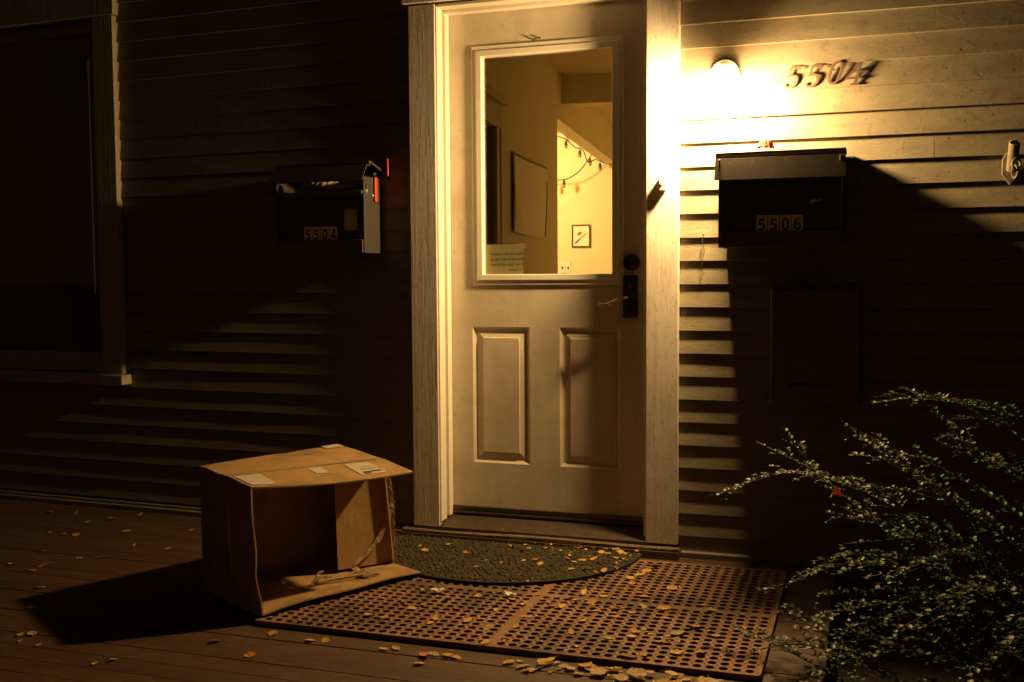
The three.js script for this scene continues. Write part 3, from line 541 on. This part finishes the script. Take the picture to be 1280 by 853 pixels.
const onMat = [[-.134, .898], [.006, .766], [.175, .802], [.266, .791], [-.08, .82], [-.19, .761], [.174, 1.17], [-.2, 1.053], [-.255, 1.046], [-.042, 1.059], [-.04, 1.019], [.06, 1.004], [.141, 1.048], [.089, .829], [.237, .757], [.297, .781], [.324, .712], [.328, .62], [.392, 1.014], [.411, .797], [.572, .958], [.522, .779], [.632, .801], [.505, 1.03], [.568, .996], [.655, 1.018], [.733, .855], [.757, .681], [.525, .604], [.47, .344], [.475, .309], [.46, .473], [.49, .233], [.42, .507], [.399, .898], [.483, .832], [.30, .69], [.377, .713], [.224, .913], [.216, 1.009], [.713, 1.088], [.777, 1.068], [.849, 1.026], [.631, 1.134], [.592, 1.159], [.12, .757], [-.019, .905], [-.152, .947], [-.204, .894], [.504, .565], [.466, .755], [.61, .71], [.598, .489], [.4, .643], [.108, .883], [.44, .41], [.45, .375], [.48, .27], [.46, .36], [.80, .92], [.69, .93], [.54, .70]];
for (const [x, z] of onMat) leaf(x, z, .0185, rnd(.022, .046), 'small yellow fallen leaf lying on the perforated rubber mat', 'leaves on the rubber mat');
const onDoormat = [[-.418, .267], [-.369, .327], [-.212, .303], [-.102, .387], [-.104, .477], [.029, .346], [.123, .594], [-.016, .394], [-.018, .219], [.066, .335], [.101, .381], [.227, .407], [.239, .224], [.259, .183], [.276, .392], [.34, .394], [.302, .169], [.317, .42], [.343, .216], [.196, .178], [.171, .233], [.294, .288], [.118, .178], [.076, .141], [.343, .133], [.267, .25], [.233, .284], [.274, .154], [.331, .254], [.211, .313], [-.074, .175], [-.323, .213]];
for (const [x, z] of onDoormat) leaf(x, z, .032, rnd(.018, .036), 'small yellow fallen leaf lying on the half-round doormat', 'leaves on the doormat');
for (let i = 0; i < 46; i++) leaf(rnd(-.05, .40), .09 + R() * R() * .38, .033, rnd(.008, .022), 'tiny shred of dry leaf littering the half-round doormat', 'leaf shreds on the doormat');
for (let i = 0; i < 40; i++) leaf(rnd(.0, .80), rnd(.55, 1.15), .0185, rnd(.008, .02), 'tiny shred of dry leaf littering the perforated rubber mat', 'leaf shreds on the rubber mat');
const onDeck = [[-1.162, 1.525], [-1.851, .666], [-1.971, .419], [-2.05, .414], [-1.822, .862], [-1.692, .902], [-1.698, .836], [-1.645, .714], [-1.582, .682], [-1.565, .488], [-1.404, .491], [-1.913, .415], [-1.507, 1.065], [-1.367, 1.255], [-1.175, 1.463], [-1.204, 1.48], [-1.084, 1.536], [-.824, 1.61], [-.793, 1.568], [-.556, 1.678], [-.444, 1.425], [-.34, 1.262], [-.298, 1.25], [-.479, 1.245], [-.102, 1.262], [-.069, 1.253], [.029, 1.28], [.05, 1.262], [.096, 1.255], [.042, 1.338], [.275, 1.256], [.316, 1.277], [-1.897, .024], [-2.026, .209], [-2.336, .106], [-2.211, .068], [-1.965, .127], [-.604, 1.351], [.122, 1.264], [-2.4, .5], [-2.2, .75], [-1.75, .3], [-1.5, .2], [-1.3, .25], [-2.6, .3]];
for (const [x, z] of onDeck) leaf(x, z, .001, rnd(.022, .046), 'small yellow fallen leaf lying on the bare porch boards', 'leaves on the porch boards');
const front = [[.389, 1.215], [.407, 1.207], [.453, 1.239], [.505, 1.223], [.535, 1.251], [.483, 1.267], [.569, 1.219], [.617, 1.225], [.634, 1.211], [.726, 1.213], [.745, 1.215], [.767, 1.22], [.809, 1.218], [.642, 1.241], [.793, 1.252], [.833, 1.24], [.668, 1.219], [.486, 1.211], [.552, 1.233], [.71, 1.255], [.37, 1.228], [.6, 1.266], [.852, 1.222], [.742, 1.257]];
for (const [x, z] of front) leaf(x, z + .018, .001 + R() * .012, rnd(.026, .056), 'pale dry leaf heaped along the front edge of the rubber mat', 'leaves along the mat edge', [1, 3, 3, 0][Math.floor(R() * 4)]);
for (let i = 0; i < 30; i++) leaf(rnd(.30, .95), rnd(1.215, 1.31), .001, rnd(.014, .032), 'pale dry leaf heaped along the front edge of the rubber mat', 'leaves along the mat edge');
for (const [x, z, l] of [[-.14, .764, 'white torn paper scrap on the rubber mat by the cardboard box'], [.107, .735, 'white torn paper scrap on the rubber mat below the doormat']]) {
  const p = thing('paper_scrap', l, 'paper', [x, .019, z], R() * 6); const r = rng(Math.round(x * 1000 + 500));
  mesh('scrap', sheet((u, v) => V((u - .5) * .05 * (.6 + .4 * Math.sin(v * 3)), .004 + .012 * Math.abs(u - .5) + r() * .006, (v - .5) * .034 * (.5 + Math.sin(u * 3) * .5)), 6, 5, .001), M.shell, p);
}

// ---------------------------------------------------------------- shrub
{
  const paths = [[[1.224, .696, .75], [1.31, .716, .78], [1.414, .715, .8], [1.523, .702, .85], [1.626, .663, .9]], [[1.137, .652, .8], [1.214, .589, .82], [1.311, .519, .85], [1.423, .457, .9], [1.548, .389, .95]], [[.89, .563, .7], [.989, .527, .75], [1.105, .487, .8], [1.248, .436, .85], [1.394, .377, .9], [1.53, .312, .95]], [[.764, .403, .8], [.868, .452, .82], [.995, .496, .84], [1.119, .489, .88], [1.269, .436, .9], [1.411, .358, .95]], [[1.174, .57, .9], [1.267, .56, .92], [1.368, .518, .95], [1.475, .449, 1], [1.582, .351, 1]], [[1.385, .62, .9], [1.459, .592, .92], [1.535, .56, .95], [1.616, .521, 1]], [[.918, .19, 1], [1.01, .22, 1.02], [1.095, .271, 1.05], [1.188, .31, 1.08], [1.326, .304, 1.1], [1.479, .254, 1.1]], [[1.072, .282, 1], [1.166, .31, 1], [1.268, .318, 1.02], [1.386, .301, 1.05], [1.516, .258, 1.1]], [[.989, .166, 1.1], [1.048, .163, 1.12], [1.111, .14, 1.15], [1.191, .102, 1.2], [1.287, .069, 1.25]], [[.895, .113, 1.15], [.961, .113, 1.18], [1.055, .09, 1.22], [1.154, .057, 1.26], [1.249, .03, 1.3]], [[1.141, .115, 1.15], [1.229, .167, 1.15], [1.326, .199, 1.15], [1.438, .204, 1.15], [1.567, .166, 1.15]], [[1.169, .616, .7], [1.27, .564, .72], [1.378, .532, .75], [1.502, .475, .8], [1.619, .404, .85]], [[.969, .599, .65], [1.031, .518, .68], [1.126, .433, .72], [1.228, .362, .78], [1.357, .272, .85]], [[1.395, .676, .6], [1.459, .597, .65], [1.541, .539, .7], [1.65, .496, .75]], [[1.101, .413, .95], [1.196, .4, .98], [1.288, .393, 1], [1.405, .35, 1.05], [1.516, .289, 1.1]], [[.942, .12, 1.3], [1.039, .151, 1.3], [1.135, .141, 1.3], [1.248, .103, 1.3], [1.358, .057, 1.3]], [[1.062, .08, 1.35], [1.156, .131, 1.35], [1.266, .155, 1.3], [1.392, .159, 1.3], [1.516, .115, 1.3]], [[1.266, .234, 1.2], [1.341, .277, 1.2], [1.437, .286, 1.15], [1.565, .267, 1.15]], [[1.441, .701, 1], [1.499, .686, 1], [1.556, .663, 1], [1.632, .605, 1]], [[1.195, .506, 1.05], [1.285, .507, 1.05], [1.383, .485, 1.05], [1.499, .42, 1.05], [1.613, .345, 1.05]], [[1.088, .219, 1.1], [1.169, .233, 1.1], [1.268, .254, 1.1], [1.384, .252, 1.1], [1.517, .206, 1.1]], [[1.053, .15, 1.2], [1.132, .2, 1.2], [1.219, .233, 1.18], [1.344, .242, 1.15], [1.494, .199, 1.15]]];
  const r = rng(4242), root = V(1.86, -.12, 1.04);
  // further sprays that fill the body of the bush
  for (let i = 0; i < 20; i++) {
    const ang = (r() - .38) * 2.1, len = .5 + r() * .55, hgt = .03 + r() * .27, tip = V(root.x - .12 - Math.cos(ang) * len * .75, hgt + .02, root.z + Math.sin(ang) * len * .55 - .02);
    const mid = root.clone().lerp(tip, .6); mid.y = hgt * .95 + .05 + r() * .08; const q = root.clone().lerp(tip, .3); q.y = hgt * .5; paths.push([tip, mid, q].map(v => v.toArray()));
  }
  const sh = thing('cotoneaster_shrub', 'arching shrub with sprays of tiny glossy leaves overhanging the rubber mat', 'shrub', root.toArray());
  const leafMat = [[.042, .062, .011], [.060, .076, .014], [.030, .048, .009]].map(c => new THREE.MeshPhysicalMaterial({ color: rgb(...c), roughness: .48, specularIntensity: .55, transmission: .15, thickness: 0 }));
  const redMat = std({ color: rgb(.16, .035, .012), roughness: .35 });
  const one = (() => { const g = new THREE.BufferGeometry(); const p = [[0, 0, 0], [.35, .10, .40], [.8, .06, .34], [1, 0, 0], [.8, .06, -.34], [.35, .10, -.40]]; const id = [0, 1, 2, 0, 2, 3, 0, 3, 4, 0, 4, 5]; const a = []; for (const i of id) a.push(...p[i]); g.setAttribute('position', new THREE.Float32BufferAttribute(a, 3)); g.computeVertexNormals(); g.setAttribute('uv', new THREE.Float32BufferAttribute(new Float32Array(24), 2)); return g; })();
  const m4 = new THREE.Matrix4(), qq = new THREE.Quaternion();
  function dress(curve, n, size, out, from = 0) {
    for (let i = 0; i < n; i++) {
      const t = from + (1 - from) * (i + r()) / n, p = curve.getPoint(Math.min(1, t)), d = curve.getTangent(Math.min(1, t)).negate();
      const sideV = V(-d.z, 0, d.x).normalize(), sgn = i % 2 ? 1 : -1, dir = d.clone().multiplyScalar(.45).addScaledVector(sideV, sgn * .75).add(V((r() - .5) * .5, .15 + (r() - .4) * .7, (r() - .5) * .5)).normalize();
      const nrm = V((r() - .5) * .9, 1, (r() - .5) * .9); const z = dir.clone().cross(nrm).normalize(), y = z.clone().cross(dir).normalize();
      m4.makeBasis(dir, y.lengthSq() ? y : nrm, z); const s = size * (.55 + r() * .85); m4.scale(V(s, s, s)); m4.setPosition(p); out.push(one.clone().applyMatrix4(m4));
    }
  }
  paths.forEach((pp, bi) => {
    const pts = pp.map(q => V(...q)); const last = pts[pts.length - 1]; const hand = bi < 22;
    if (hand) { const j = root.clone().lerp(last, .45); j.y = Math.max(.0, last.y * .62); pts.push(j); }
    pts.push(root.clone().add(V((r() - .5) * .10, .02, (r() - .5) * .10)));
    const local = pts.map(q => q.clone().sub(root)), cv = new THREE.CatmullRomCurve3(local), len = cv.getLength();
    const br = mesh('branch', [new THREE.TubeGeometry(cv, 26, .0016, 5), new THREE.TubeGeometry(new THREE.CatmullRomCurve3(local.slice(-2)), 6, .0045, 5)], M.stem, sh);
    const out = []; dress(cv, Math.round(len * 70), hand ? .0138 : .0155, out);
    const nt = Math.round(len * 15), twigs = [];
    for (let k = 0; k < nt; k++) {
      const t = .12 + .62 * (k + r()) / nt, p = cv.getPoint(t), d = cv.getTangent(t).negate(), sd = V(-d.z, 0, d.x).normalize().multiplyScalar(k % 2 ? 1 : -1), L = .05 + .09 * r() * (t + .3);
      const e = p.clone().addScaledVector(d, L * .7).addScaledVector(sd, L * .6).add(V(0, (r() - .45) * .06, 0)), tc = new THREE.CatmullRomCurve3([e, p.clone().lerp(e, .5).add(V(0, .008, 0)), p]);
      twigs.push(new THREE.TubeGeometry(tc, 5, .0009, 4)); dress(tc, Math.round(L * 125), .0125, out);
    }
    if (twigs.length) mesh('twig', twigs, M.stem, br).userData.kind = 'stuff';
    const lm = new THREE.Mesh(mergeGeometries(out), leafMat[bi % 3]); lm.name = 'foliage'; lm.castShadow = lm.receiveShadow = true; lm.userData.kind = 'stuff'; br.add(lm);
    if (bi % 4 === 0) { const o2 = []; dress(cv, 6, .012, o2, .3); const rm = new THREE.Mesh(mergeGeometries(o2), redMat); rm.name = 'autumn_leaf'; rm.castShadow = rm.receiveShadow = true; rm.userData.kind = 'stuff'; br.add(rm); }
  });
  const stuck = thing('orange_leaf', 'single orange leaf caught in the twigs of the shrub', 'leaf', [1.131, .452, .93], .5);
  mesh('blade', sheet((u, v) => V((u - .5) * .032, .02 * Math.sin(u * 3) + (v - .5) * .026 * Math.sin(Math.PI * (.1 + .85 * u)), (v - .5) * .014), 6, 4, .0008), M.orange, stuck);
}

// ---------------------------------------------------------------- inside: hall and lit room
const IO = [-.6703, -.1078, -.6411], IT = 5.5 * Math.PI / 180;
const inside = (name, geos, mat) => { const m = mesh(name, geos, mat); m.position.set(...IO); m.rotation.y = IT; return info(m, null, null, null, 'structure'); };
inside('hall_wall', [box(-.12, 0, 0, 2.66, -2.92, -1.02), box(-.12, 0, 2.0, 2.66, -1.02, -.15), box(-.12, 0, 0, 2.66, -.15, .52), box(-.12, 0, 2.32, 2.66, -6.2, -2.92)], M.plaster);
inside('far_wall', box(-3.1, 1.75, 0, 2.66, -6.35, -6.2), M.plaster);
inside('hall_wall', [box(1.6, 1.75, 0, 2.66, -6.2, .40)], M.plaster);
inside('room_wall', [box(-3.1, -3.0, 0, 2.66, -6.2, -2.92), box(-3.1, -.121, 0, 2.66, -2.92, -2.80)], M.plaster);
inside('ceiling', [box(-.12, 1.75, 2.66, 2.78, -6.35, .40), box(-3.1, -.12, 2.66, 2.78, -6.35, -2.80)], M.ceilingPaint);
inside('floor', [box(-.12, 1.75, .06, .20, -6.35, .40), box(-3.1, -.12, .06, .20, -6.35, -2.80)], M.woodFloor);
inside('ceiling_beam', box(.001, 1.6, 2.449, 2.66, -3.30, -3.10), M.plaster);
inside('entry_wall', [box(-.12, .02, 0, 2.7, .30, .43), box(1.15, 1.75, 0, 2.7, .30, .43)], M.plaster);
const IP = (x, y, z) => { const c = Math.cos(IT), s = Math.sin(IT); return [IO[0] + x * c + z * s, IO[1] + y, IO[2] - x * s + z * c]; };
{
  const d = thing('interior_doorway', 'corniced interior doorway with a dark slab for its unlit opening seen through the door glass', 'door', IP(0, 0, 0), IT);
  mesh('leaf', box(-.08, -.05, .2, 2.0, -1.02, -.15), M.darkBrown, d);  // dark slab fills the doorway, standing for its unlit opening
  mesh('casing', [box(.0005, .022, .2, 2.0, -1.062, -.966, .003), box(.0225, .030, .2, 2.0, -1.05, -1.035, .002)], M.interiorTrim, d);
  mesh('cornice', [box(.0005, .022, 2.001, 2.13, -1.075, -.10, .003), box(.0005, .055, 2.131, 2.162, -1.11, -.06, .004)], M.interiorTrim, d);
}
{
  const p = thing('wall_hanging', 'pale cloth hanging with dark edges on the hall wall behind the glass', 'wall hanging', IP(0, 0, 0), IT);
  const cloth = (u, v) => V(.012 + .006 * Math.sin(u * 6 + v * 3) + .008 * (1 - v) * Math.sin(u * 11), 1.44 + .468 * v - .012 * Math.sin(Math.PI * u) * (1 - v), -1.395 - 1.03 * u);
  mesh('cloth', sheet(cloth, 26, 14, .003), std({ color: rgb(.86, .78, .62), roughness: .95 }), p);
  const strip = (f) => sheet(f, 26, 2, .004);
  mesh('edge_strip', [strip((u, v) => cloth(u, .975 + v * .03).add(V(.003, .002, 0))), strip((u, v) => cloth(v * .022, u).add(V(.003, 0, .002))), strip((u, v) => cloth(.985 + v * .02, u * .8).add(V(.003, 0, 0)))], M.darkBrown, p);  // thin dark strips along the top and side edges of the cloth
}
{
  const p = thing('picture_frame', 'small black picture frame with a feather print on the lit far wall', 'picture', IP(-.356, 1.58, -6.198), IT);
  const w = .097, h = .117, f = .012;
  mesh('frame', [box(-w, w, h - f, h, 0, .02, .002), box(-w, w, -h, -h + f, 0, .02, .002), box(-w, -w + f, -h + f, h - f, 0, .02, .002), box(w - f, w, -h + f, h - f, 0, .02, .002)], M.darkBrown, p);
  const t = canvasTex(128, 160, (g) => { g.fillStyle = '#e6dcc0'; g.fillRect(0, 0, 128, 160); g.strokeStyle = '#6b4a2a'; g.lineWidth = 7; g.beginPath(); g.moveTo(20, 138); g.quadraticCurveTo(60, 100, 108, 62); g.stroke(); g.lineWidth = 12; g.strokeStyle = '#3a2416'; g.beginPath(); g.moveTo(18, 140); g.lineTo(52, 108); g.stroke(); g.fillStyle = '#9c5a3c'; g.beginPath(); g.ellipse(52, 62, 20, 12, -.6, 0, 7); g.fill(); });
  const pr = meshKeepUV('print', new THREE.PlaneGeometry(2 * (w - f), 2 * (h - f)), std({ map: t, roughness: .8 }), p); pr.position.z = .008;
}
{
  for (const [x, l] of [[-.556, 'white switch plate on the lit far wall by the hall corner'], [-.494, 'white switch plate on the lit far wall below the picture']]) {
    const s = thing('light_switch', l, 'light switch', IP(x, 1.25, -6.199), IT, 'switch plates');
    mesh('plate', box(-.028, .028, -.056, .056, 0, .007, .003), M.white, s); mesh('toggle', box(-.006, .006, -.012, .014, .0071, .022, .002), M.darkBrown, s);
  }
}
{
  const s = thing('string_lights', 'dark cord of hanging cafe bulbs strung across the lit room behind the glass', 'string lights', IP(0, 0, -6.0), IT);
  const c1 = [[-.95, 2.75 - .11, 0], [-.60, 2.60, 0], [-.47, 2.55, .02], [-.38, 2.47, .02], [-.30, 2.44, .04], [-.24, 2.31, .05], [-.17, 2.335, .06], [-.08, 2.30, .06]];
  const c2 = [[-1.1, 2.20, 0], [-.75, 2.15, 0], [-.585, 2.145, 0], [-.47, 2.155, 0], [-.36, 2.21, .02], [-.28, 2.29, .03], [-.22, 2.37, .04], [-.17, 2.45, .05]];
  mesh('cord', tube(c1, .006, 60, 6), M.cord, s); mesh('cord', tube(c2, .006, 60, 6), M.cord, s);
  for (const [x, y, z] of [[-.585, 2.60, 0], [-.475, 2.545, .02], [-.33, 2.45, .03], [-.225, 2.36, .04], [-.12, 2.31, .06], [-.50, 2.15, 0], [-.64, 2.14, 0]]) {
    const so = cyl(.010, .019, .045, 12); so.translate(x, y - .030, z); const m = mesh('socket', so, M.cord, s);
    const bl = new THREE.SphereGeometry(.017, 12, 10); bl.scale(1, 1.3, 1); bl.translate(x, y - .066, z); mesh('bulb', bl, std({ color: rgb(.22, .17, .10), roughness: .1 }), m);
  }
}
{
  // note taped inside the glass
  const t = canvasTex(320, 256, (g, w, h) => { g.fillStyle = '#a39b6a'; g.fillRect(0, 0, w, h); g.fillStyle = '#1a1c1e'; g.font = 'italic bold 26px serif'; g.rotate(-.02); ['Please walk through', 'to the side of the house', 'end of the hall, not here'].forEach((s, i) => g.fillText(s, 44, 92 + i * 44)); g.fillText('Thank u!', 186, 226); });
  const n = thing('paper_note', 'handwritten paper note taped inside the door glass', 'note', [-.200, 1.137, -.1235]);
  meshKeepUV('sheet', new THREE.PlaneGeometry(.166, .126), new THREE.MeshPhysicalMaterial({ map: t, roughness: .9, transmission: .2, thickness: 0 }), n);
  mesh('tape', box(.066, .090, .048, .066, -.0018, -.0006), M.tape, n);
}
{
  const l = thing('ceiling_lamp', 'warm glass globe lamp hanging from the ceiling of the inner room', 'lamp', IP(-1.15, 2.30, -4.75), IT);
  mesh('stem', [cyl(.006, .006, .24, 8).translate(0, .22, 0), cyl(.05, .06, .02, 20).translate(0, .345, 0)], M.brass, l);
  const gl = new THREE.SphereGeometry(.10, 24, 16); mesh('globe', gl, std({ color: rgb(.8, .75, .6), emissive: rgb(1, .74, .36), emissiveIntensity: 5, roughness: .5 }), l).castShadow = false;
  const p = new THREE.PointLight(new THREE.Color().setRGB(1, .66, .27), ROOM_CD, 0, 2); p.castShadow = true; p.shadow.radius = 4; p.name = 'globe_light'; l.add(p);
}

renderer.render(scene, camera);
